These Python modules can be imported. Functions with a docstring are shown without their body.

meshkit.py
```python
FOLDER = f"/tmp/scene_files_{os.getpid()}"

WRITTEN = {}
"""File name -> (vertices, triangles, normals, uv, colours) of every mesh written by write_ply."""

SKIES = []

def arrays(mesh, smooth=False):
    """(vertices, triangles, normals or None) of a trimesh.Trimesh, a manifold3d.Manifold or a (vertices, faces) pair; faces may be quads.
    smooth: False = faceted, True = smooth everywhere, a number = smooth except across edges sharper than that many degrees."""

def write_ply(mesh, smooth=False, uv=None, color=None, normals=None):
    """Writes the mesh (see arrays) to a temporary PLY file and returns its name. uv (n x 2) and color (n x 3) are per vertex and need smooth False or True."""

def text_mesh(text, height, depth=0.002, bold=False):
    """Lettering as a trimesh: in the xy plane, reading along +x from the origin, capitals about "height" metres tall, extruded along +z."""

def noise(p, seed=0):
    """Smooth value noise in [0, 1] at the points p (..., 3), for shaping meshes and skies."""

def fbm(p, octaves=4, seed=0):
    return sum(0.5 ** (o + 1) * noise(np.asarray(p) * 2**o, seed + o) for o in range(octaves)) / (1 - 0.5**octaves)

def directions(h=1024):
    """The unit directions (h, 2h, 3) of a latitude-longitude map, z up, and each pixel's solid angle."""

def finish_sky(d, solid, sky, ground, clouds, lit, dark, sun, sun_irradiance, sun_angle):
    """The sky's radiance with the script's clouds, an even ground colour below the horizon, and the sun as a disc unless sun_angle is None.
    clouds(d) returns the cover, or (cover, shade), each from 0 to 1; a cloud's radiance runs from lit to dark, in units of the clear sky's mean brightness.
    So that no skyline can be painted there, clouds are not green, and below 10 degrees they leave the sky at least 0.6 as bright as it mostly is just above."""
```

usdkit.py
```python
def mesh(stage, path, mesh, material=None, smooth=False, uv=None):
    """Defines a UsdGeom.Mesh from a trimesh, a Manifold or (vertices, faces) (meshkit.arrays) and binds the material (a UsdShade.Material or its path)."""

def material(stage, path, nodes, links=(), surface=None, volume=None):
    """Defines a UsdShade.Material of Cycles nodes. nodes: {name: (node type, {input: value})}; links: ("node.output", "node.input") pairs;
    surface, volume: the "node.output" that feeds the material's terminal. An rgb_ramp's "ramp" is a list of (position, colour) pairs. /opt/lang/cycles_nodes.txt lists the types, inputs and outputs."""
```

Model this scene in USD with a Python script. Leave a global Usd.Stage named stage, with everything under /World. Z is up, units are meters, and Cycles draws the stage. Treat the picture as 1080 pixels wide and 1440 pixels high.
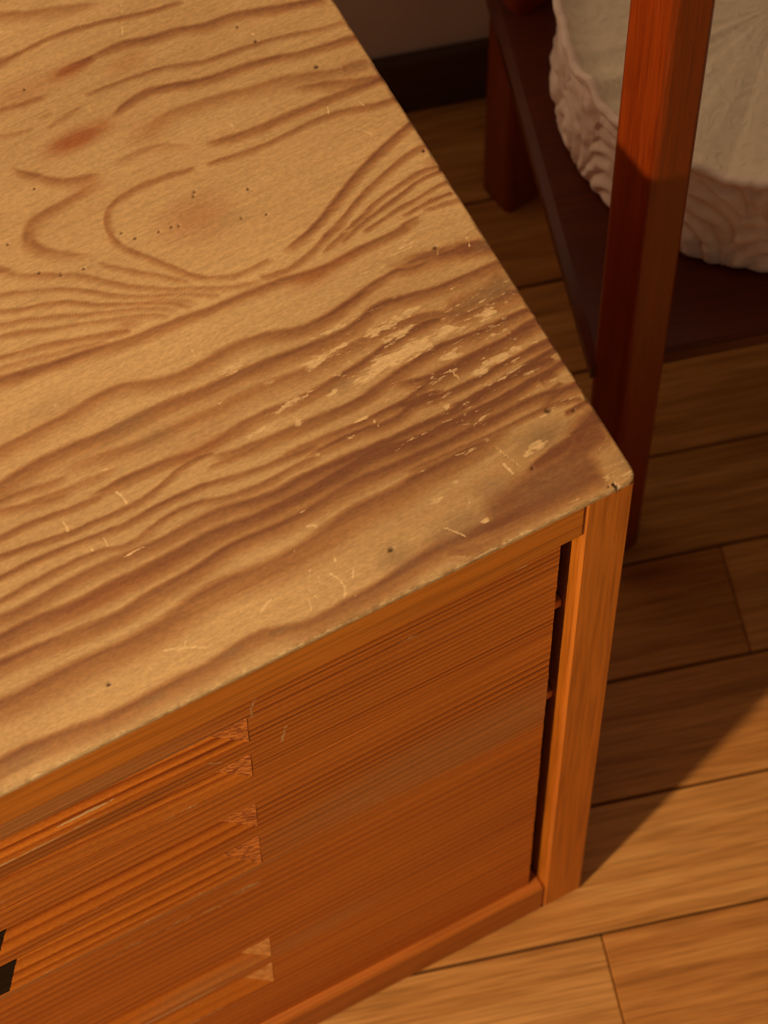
import math, random
import numpy as np, trimesh, usdkit, meshkit
from pxr import Usd, UsdGeom, UsdLux, UsdShade, Sdf, Gf, Vt
from scipy.spatial import cKDTree
from scipy.ndimage import gaussian_filter1d
from shapely.geometry import Polygon, box as sbox

random.seed(7)
rng = np.random.default_rng(7)
stage = Usd.Stage.CreateInMemory()
UsdGeom.SetStageUpAxis(stage, 'Z'); UsdGeom.SetStageMetersPerUnit(stage, 1.0)
UsdGeom.Xform.Define(stage, '/World')
S = 1.3                                    # the plan below is drawn at 1/1.3 of real size
# ------------------------------------------------------------------ camera
R = np.array([[0.87921367, -0.47640629, -0.0045142], [-0.43159644, -0.79243244, -0.43101663], [0.20176183, 0.38090403, -0.90233269]])
C = np.array([-0.32794369, -0.43209188, 1.51505446])
FPX = 5000.0
cam = UsdGeom.Camera.Define(stage, '/World/camera')
M = np.eye(4); M[0, :3] = R[0]; M[1, :3] = -R[1]; M[2, :3] = -R[2]; M[3, :3] = C * S
cam.AddTransformOp().Set(Gf.Matrix4d(*M.ravel().tolist()))
cam.CreateHorizontalApertureAttr(36.0); cam.CreateVerticalApertureAttr(48.0)
cam.CreateFocalLengthAttr(36.0 * FPX / 1080)
cam.CreateFStopAttr(20.0); cam.CreateFocusDistanceAttr(1.27 * S)
cam.CreateClippingRangeAttr((0.05, 100.0))
cam.CreateExposureAttr(0.42)
# ------------------------------------------------------------------ light: one warm lamp to the left, a dim warm room around
W, Dp, H = 0.60, 0.281, 0.42
AZ, EL, LD = math.radians(20.2), math.radians(36.0), 1.5
lp = np.array([-math.cos(AZ) * math.cos(EL), -math.sin(AZ) * math.cos(EL), math.sin(EL)]) * LD + [0, 0.06, H]
lamp = UsdLux.SphereLight.Define(stage, '/World/lamp_light')
lamp.AddTranslateOp().Set(Gf.Vec3d(*(lp * S).tolist()))
lamp.CreateRadiusAttr(0.050); lamp.CreateIntensityAttr(1110.0); lamp.CreateColorAttr((1.0, 0.80, 0.58))
room = UsdLux.DomeLight.Define(stage, '/World/room_light')
room.CreateIntensityAttr(0.015); room.CreateColorAttr((1.0, 0.78, 0.56))


def ray(u, v):
    return R.T @ np.array([(u - 540) / FPX, (v - 720) / FPX, 1.0])


def on_plane(uv, z):
    uv = np.asarray(uv, float)
    w = np.stack([(uv[:, 0] - 540) / FPX, (uv[:, 1] - 720) / FPX, np.ones(len(uv))], 1) @ R
    return C + w * ((z - C[2]) / w[:, 2])[:, None]


def on_front(uv, y=0.0):
    uv = np.asarray(uv, float)
    w = np.stack([(uv[:, 0] - 540) / FPX, (uv[:, 1] - 720) / FPX, np.ones(len(uv))], 1) @ R
    return C + w * ((y - C[1]) / w[:, 1])[:, None]


# ------------------------------------------------------------------ helpers
used = {}


def numbered(path):
    k = used.get(path, -1) + 1; used[path] = k
    return path if k == 0 else '%s_%03d' % (path, k)


def meta(prim, label=None, category=None, group=None, kind=None):
    for k, v in (('label', label), ('category', category), ('group', group), ('kind', kind)):
        if v: prim.SetCustomDataByKey(k, v)


def put(name, m, mat, parent='/World', smooth=30, **kw):
    path = numbered(parent + '/' + name)
    v, f, n = meshkit.arrays(m, smooth)
    o = usdkit.mesh(stage, path, (v * S, f), '/World/Looks/' + mat)
    if n is not None:
        o.CreateNormalsAttr(Vt.Vec3fArray.FromNumpy(n.astype(np.float32))); o.SetNormalsInterpolation('vertex')
    meta(o.GetPrim(), **kw)
    return o


def thing(name, loc=(0, 0, 0), **kw):
    path = numbered('/World/' + name)
    x = UsdGeom.Xform.Define(stage, path)
    meta(x.GetPrim(), **kw)
    return path


def rbox(x0, x1, y0, y1, z0, z1, c=0.0008):
    """a box with chamfered edges"""
    pts = []
    for sx in (0, 1):
        for sy in (0, 1):
            for sz in (0, 1):
                p = [(x0, x1)[sx], (y0, y1)[sy], (z0, z1)[sz]]; d = [(1, -1)[sx], (1, -1)[sy], (1, -1)[sz]]
                for k in range(3):
                    q = [p[i] + (d[i] * c if i != k else 0) for i in range(3)]
                    pts.append(q)
    return trimesh.convex.convex_hull(np.array(pts))


EA = math.radians(16.0)
E_ = np.array([math.cos(EA), -math.sin(EA)]); N_ = np.array([math.sin(EA), math.cos(EA)])


def en(m):
    """turn a mesh drawn in room axes (e along the planks, n towards the wall) into plan axes"""
    m = m.copy(); v = np.array(m.vertices)
    v[:, :2] = v[:, :1] * E_ + v[:, 1:2] * N_
    m.vertices = v
    return m


def grid_faces(nx, ny, flip=False):
    i, j = np.meshgrid(np.arange(nx - 1), np.arange(ny - 1), indexing='ij')
    a = (i * ny + j).ravel(); b = ((i + 1) * ny + j).ravel(); c = b + 1; d = a + 1
    f = np.vstack([np.stack([a, b, c], 1), np.stack([a, c, d], 1)])
    return f[:, ::-1] if flip else f


# ------------------------------------------------------------------ materials
L = '/World/Looks/'
UsdGeom.Scope.Define(stage, '/World/Looks')


def coords(rot_z=0.0, scale=(1, 1, 1), loc=(0, 0, 0)):
    return {'pos': ('geometry', {}), 'rot': ('mapping', {'rotation': (0, 0, rot_z), 'location': loc}), 'map': ('mapping', {'scale': scale})}, [('pos.position', 'rot.vector'), ('rot.vector', 'map.vector')]


def simple_wood(name, ramp, rot=0.0, along=(1.5, 40, 40), rough=0.45, bump=0.2, loc=(0, 0, 0), fib=(20, 700, 700), coat=0.0, spec=0.5, dist=0.4):
    n, l = coords(rot, along, loc)
    n.update({'rings': ('noise_texture', {'scale': 1.0, 'detail': 3.0, 'roughness': 0.55, 'distortion': dist}),
              'ramp': ('rgb_ramp', {'ramp': ramp}),
              'fmap': ('mapping', {'scale': fib}), 'fib': ('noise_texture', {'scale': 1.0, 'detail': 2.0}),
              'framp': ('rgb_ramp', {'ramp': [(0.3, (0.72, 0.68, 0.64)), (0.6, (1.06, 1.06, 1.06))]}),
              'mul': ('mix_color', {'blend_type': 'multiply', 'fac': 1.0}),
              'bmp': ('bump', {'strength': bump, 'distance': 0.0004}),
              'p': ('principled_bsdf', {'roughness': rough, 'coat_weight': coat, 'coat_roughness': 0.25, 'specular_ior_level': spec})})
    l += [('map.vector', 'rings.vector'), ('rings.fac', 'ramp.fac'), ('rot.vector', 'fmap.vector'), ('fmap.vector', 'fib.vector'), ('fib.fac', 'framp.fac'),
          ('ramp.color', 'mul.a'), ('framp.color', 'mul.b'), ('mul.result', 'p.base_color'), ('fib.fac', 'bmp.height'), ('bmp.normal', 'p.normal')]
    usdkit.material(stage, L + name, n, l, surface='p.BSDF')


def attr_wood(name, light, mid, dark, rough, fib_scale, film=(0.25, 0.135, 0.05)):
    """wood whose figure (late wood, worn patches, red and grey stains) is carried by the mesh as primvars"""
    n = {'pos': ('geometry', {}), 'a': ('attribute', {'attribute': 'figure'}), 'sep': ('separate_color', {}),
         'a2': ('attribute', {'attribute': 'marks'}), 'sep2': ('separate_color', {}),
         'm1': ('mapping', {'scale': fib_scale}), 'n1': ('noise_texture', {'scale': 1.0, 'detail': 4.0, 'roughness': 0.65}),
         'm2': ('mapping', {'scale': (170, 560, 560)}), 'n2': ('noise_texture', {'scale': 1.0, 'detail': 3.0, 'roughness': 0.7}),
         'm3': ('mapping', {'scale': (5, 9, 9)}), 'n3': ('noise_texture', {'scale': 1.0, 'detail': 3.0}),
         # late wood
         'j1': ('math', {'math_type': 'subtract', 'value2': 0.5}), 'j2': ('math', {'math_type': 'multiply_add', 'value2': 0.34}),
         'rl': ('rgb_ramp', {'ramp': [(0.0, light), (0.22, tuple(0.6 * a + 0.4 * b for a, b in zip(light, mid))), (0.48, mid), (0.9, dark)]}),
         # broad tone
         'rt': ('rgb_ramp', {'ramp': [(0.3, (0.90, 0.87, 0.84)), (0.7, (1.08, 1.08, 1.08))]}),
         'mt': ('mix_color', {'blend_type': 'multiply', 'fac': 1.0}),
         # red stain
         'mr': ('mix_color', {'blend_type': 'mix', 'b': (0.33, 0.095, 0.017)}),
         # grey film
         'mg': ('mix_color', {'blend_type': 'mix', 'b': film}),
         # bare wood
         'w1': ('math', {'math_type': 'subtract', 'value2': 0.5}), 'w2': ('math', {'math_type': 'multiply_add', 'value2': 1.5}),
         'wr': ('map_range', {'from_min': 0.46, 'from_max': 0.64, 'clamp': True}),
         'wm': ('math', {'math_type': 'multiply', 'value2': 0.85}),
         'mw': ('mix_color', {'blend_type': 'mix', 'b': (0.68, 0.43, 0.18)}),
         # pits
         'm4': ('mapping', {'scale': (420, 900, 900)}), 'n4': ('noise_texture', {'scale': 1.0, 'detail': 2.0}), 'f4': ('rgb_ramp', {'ramp': [(0.3, (0.86, 0.85, 0.83)), (0.7, (1.1, 1.1, 1.1))]}), 'mm': ('mix_color', {'blend_type': 'multiply', 'fac': 1.0}),
         'mp': ('mix_color', {'blend_type': 'mix', 'b': (0.09, 0.04, 0.013)}),
         'fr': ('rgb_ramp', {'ramp': [(0.32, (0.80, 0.77, 0.72)), (0.55, (1.0, 1.0, 1.0)), (0.75, (1.12, 1.12, 1.12))]}),
         'mf': ('mix_color', {'blend_type': 'multiply', 'fac': 0.8}),
         'bh': ('math', {'math_type': 'multiply_add', 'value2': 0.5}),
         'bmp': ('bump', {'strength': 0.35, 'distance': 0.0004}),
         'p': ('principled_bsdf', {'roughness': rough, 'specular_ior_level': 0.4})}
    l = [('a.color', 'sep.color'), ('a2.color', 'sep2.color'), ('pos.position', 'm1.vector'), ('m1.vector', 'n1.vector'), ('pos.position', 'm2.vector'), ('m2.vector', 'n2.vector'), ('pos.position', 'm3.vector'), ('m3.vector', 'n3.vector'),
         ('n1.fac', 'j1.value1'), ('j1.value', 'j2.value1'), ('sep.r', 'j2.value3'), ('j2.value', 'rl.fac'),
         ('n3.fac', 'rt.fac'), ('rl.color', 'mt.a'), ('rt.color', 'mt.b'),
         ('mt.result', 'mr.a'), ('sep.b', 'mr.fac'), ('mr.result', 'mg.a'), ('sep2.r', 'mg.fac'),
         ('n2.fac', 'w1.value1'), ('w1.value', 'w2.value1'), ('sep.g', 'w2.value3'), ('w2.value', 'wr.value'), ('wr.result', 'wm.value1'), ('wm.value', 'mw.fac'), ('mg.result', 'mw.a'),
         ('mw.result', 'mp.a'), ('sep2.g', 'mp.fac'),
         ('n1.fac', 'fr.fac'), ('mp.result', 'mf.a'), ('fr.color', 'mf.b'), ('mf.result', 'mm.a'), ('f4.color', 'mm.b'), ('mm.result', 'p.base_color'), ('pos.position', 'm4.vector'), ('m4.vector', 'n4.vector'), ('n4.fac', 'f4.fac'),
         ('n1.fac', 'bh.value1'), ('sep.r', 'bh.value3'), ('bh.value', 'bmp.height'), ('bmp.normal', 'p.normal')]
    usdkit.material(stage, L + name, n, l, surface='p.BSDF')


attr_wood('worn_pine', (0.53, 0.315, 0.118), (0.36, 0.160, 0.045), (0.195, 0.066, 0.0185), 0.5, (14, 520, 520))
attr_wood('drawer_pine', (0.72, 0.210, 0.018), (0.48, 0.108, 0.007), (0.17, 0.025, 0.0018), 0.45, (10, 420, 420), film=(0.50, 0.205, 0.055))
simple_wood('frame_pine', [(0.3, (0.62, 0.172, 0.009)), (0.7, (0.72, 0.22, 0.015))], along=(2, 25, 25), rough=0.4, bump=0.15, fib=(15, 500, 500))
simple_wood('dimmed_frame_pine', [(0.3, (0.46, 0.118, 0.009)), (0.7, (0.55, 0.155, 0.015))], along=(2, 25, 25), rough=0.45, bump=0.15, fib=(15, 500, 500))  # frame pine copied darker, to dim the bottom rail by colour
simple_wood('stile_pine', [(0.3, (0.60, 0.155, 0.008)), (0.7, (0.70, 0.20, 0.014))], along=(40, 40, 3), rough=0.4, bump=0.15, fib=(500, 500, 15))
simple_wood('end_grain_pine', [(0.40, (0.27, 0.055, 0.005)), (0.55, (0.70, 0.21, 0.026))], along=(170, 170, 420), rough=0.6, dist=1.5, fib=(300, 300, 300))
simple_wood('lit_end_grain', [(0.35, (0.62, 0.23, 0.04)), (0.6, (0.80, 0.36, 0.085))], along=(200, 200, 200), rough=0.6, fib=(300, 300, 300))  # bottom drawer's groove ends, lightened in colour for the lamplight they catch
simple_wood('inside_shade_wood', [(0.3, (0.016, 0.007, 0.002)), (0.7, (0.026, 0.011, 0.003))], rough=0.8, spec=0.08)  # near black: the shade inside the drawers is put into the colour
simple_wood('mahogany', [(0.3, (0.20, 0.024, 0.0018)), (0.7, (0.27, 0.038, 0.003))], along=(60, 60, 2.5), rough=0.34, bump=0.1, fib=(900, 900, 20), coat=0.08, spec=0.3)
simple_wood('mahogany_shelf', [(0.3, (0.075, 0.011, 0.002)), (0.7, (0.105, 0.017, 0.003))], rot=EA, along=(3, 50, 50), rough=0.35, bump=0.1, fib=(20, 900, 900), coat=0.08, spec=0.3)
simple_wood('baseboard_wood', [(0.3, (0.06, 0.026, 0.010)), (0.7, (0.085, 0.038, 0.014))], rot=EA)
for k, (a, b) in enumerate([((0.53, 0.215, 0.045), (0.66, 0.300, 0.075)), ((0.55, 0.230, 0.050), (0.68, 0.315, 0.080)), ((0.46, 0.170, 0.032), (0.59, 0.245, 0.054)), ((0.52, 0.222, 0.050), (0.65, 0.305, 0.080))]):
    simple_wood('floor_oak_%d' % k, [(0.28, tuple(0.70 * x for x in a)), (0.42, a), (0.65, b)], rot=EA, along=(4.5, 105, 105), rough=0.42, spec=0.25, bump=0.25, loc=(k * 3.1, k * 1.7, 0), fib=(26, 620, 620), dist=0.15)
simple_wood('subfloor', [(0.3, (0.02, 0.012, 0.006)), (0.7, (0.03, 0.018, 0.008))])
usdkit.material(stage, L + 'wall_paint', {'n': ('noise_texture', {'scale': 60.0}), 'b': ('bump', {'strength': 0.1, 'distance': 0.001}), 'p': ('principled_bsdf', {'base_color': (0.78, 0.69, 0.62), 'roughness': 0.8})}, [('n.fac', 'b.height'), ('b.normal', 'p.normal')], surface='p.BSDF')


usdkit.material(stage, L + 'bounce_ceiling_paint', {'n': ('noise_texture', {'scale': 40.0}), 'b': ('bump', {'strength': 0.1, 'distance': 0.001}), 'p': ('principled_bsdf', {'base_color': (0.19, 0.175, 0.15), 'roughness': 0.9})}, [('n.fac', 'b.height'), ('b.normal', 'p.normal')], surface='p.BSDF')


def plaster(name, lo, hi, nscale, bump):
    usdkit.material(stage, L + name, {'pos': ('geometry', {}), 'n': ('noise_texture', {'scale': nscale, 'detail': 3.0, 'distortion': 1.5}), 'r': ('rgb_ramp', {'ramp': [(0.3, lo), (0.65, hi)]}),
                    'b': ('bump', {'strength': bump, 'distance': 0.0015}), 'p': ('principled_bsdf', {'roughness': 0.75, 'specular_ior_level': 0.3})},
                    [('pos.position', 'n.vector'), ('n.fac', 'r.fac'), ('r.color', 'p.base_color'), ('n.fac', 'b.height'), ('b.normal', 'p.normal')], surface='p.BSDF')


plaster('plaster_carved', (0.78, 0.62, 0.50), (0.88, 0.72, 0.60), 70.0, 0.25)
plaster('plaster_smooth', (0.80, 0.685, 0.50), (0.87, 0.755, 0.565), 120.0, 1.0)

# ------------------------------------------------------------------ setting: floor of oak strips, wall, baseboard
base_n = 0.4147
floor = thing('floor', kind='structure', label='worn oak strip parquet floor running under the chest and table')
put('subfloor', en(trimesh.creation.box(bounds=[[-1.3, -0.65, -0.03], [1.3, base_n + 0.02, -0.012]])), 'subfloor', floor, smooth=False)
rows = [-0.60, -0.545, -0.488, -0.43, -0.372, -0.314, -0.256, -0.198, -0.1395, -0.081, -0.0223, 0.0376, 0.0951, 0.1513, 0.2035, 0.255, 0.3066, 0.358, base_n + 0.004]
for i, (a, b) in enumerate(zip(rows[:-1], rows[1:])):
    cuts = [-0.8 + 0.06 * ((i * 7) % 5), ]
    first = {8: 0.31, 9: 0.003, 10: 0.30, 11: 0.34, 12: 0.1037, 13: 0.33, 14: 0.40, 15: 0.42, 16: 0.39, 17: 0.41}.get(i, 0.12 + 0.31 * ((i * 0.618) % 1) if i < 10 else 0.30 + 0.2 * ((i * 0.618) % 1))
    e = first
    while e > -1.2: e -= 0.44
    cuts = []
    while e < 1.5:
        cuts.append(e); e += 0.44
    for q, (c, d) in enumerate(zip(cuts[:-1], cuts[1:])):
        g = 0.0007
        dz = rng.uniform(-0.0006, 0.0)
        put('plank', en(rbox(c + 0.0002, d - 0.0002, a + g, b - g, -0.012, dz, 0.0006)), 'floor_oak_%d' % ((i * 2 + q * 3 + (i // 3)) % 4), floor, smooth=False)
put('floor_gap_dirt', en(trimesh.creation.box(bounds=[[-0.75, -0.6, -0.0119], [0.88, base_n, -0.0035]])), 'subfloor', floor, smooth=False, kind='stuff')
put('wall_back', en(trimesh.creation.box(bounds=[[-2.0, base_n + 0.006, -0.03], [1.2, base_n + 0.08, 1.88]])), 'wall_paint', smooth=False, kind='structure', label='plain greyish off-white wall behind the small table')
put('ceiling', en(trimesh.creation.box(bounds=[[-2.0, -1.9, 1.885], [1.2, base_n + 0.08, 1.93]])), 'bounce_ceiling_paint', smooth=False, kind='structure', label='plain dark beige ceiling added out of view to bounce the lamp light')  # added unseen, throws the lamp's light back onto the vessel
put('baseboard_back', en(rbox(-1.2, 1.2, base_n, base_n + 0.007, 0.0, 0.047, 0.0015)), 'baseboard_wood', smooth=False, kind='structure', label='low dark wooden baseboard along the back wall')

# ------------------------------------------------------------------ figure of the chest top, traced as growth rings in the plane of the board
TILES = {'A': (0, 0, 3.6), 'B': (280, 0, 3.6), 'C': (0, 230, 3.6), 'D': (280, 230, 3.6), 'E': (460, 130, 3.6), 'F': (540, 330, 3.6), 'G': (0, 460, 3.6), 'H': (280, 400, 3.6),
         'I': (0, 690, 3.6), 'J': (280, 620, 3.6), 'K': (560, 500, 3.176), 'L': (0, 880, 3.6), 'M': (280, 740, 3.6)}


def px(tile, nums):
    x0, y0, s = TILES[tile]
    a = np.array(nums, float).reshape(-1, 2)
    return a / s + [x0, y0]


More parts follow.
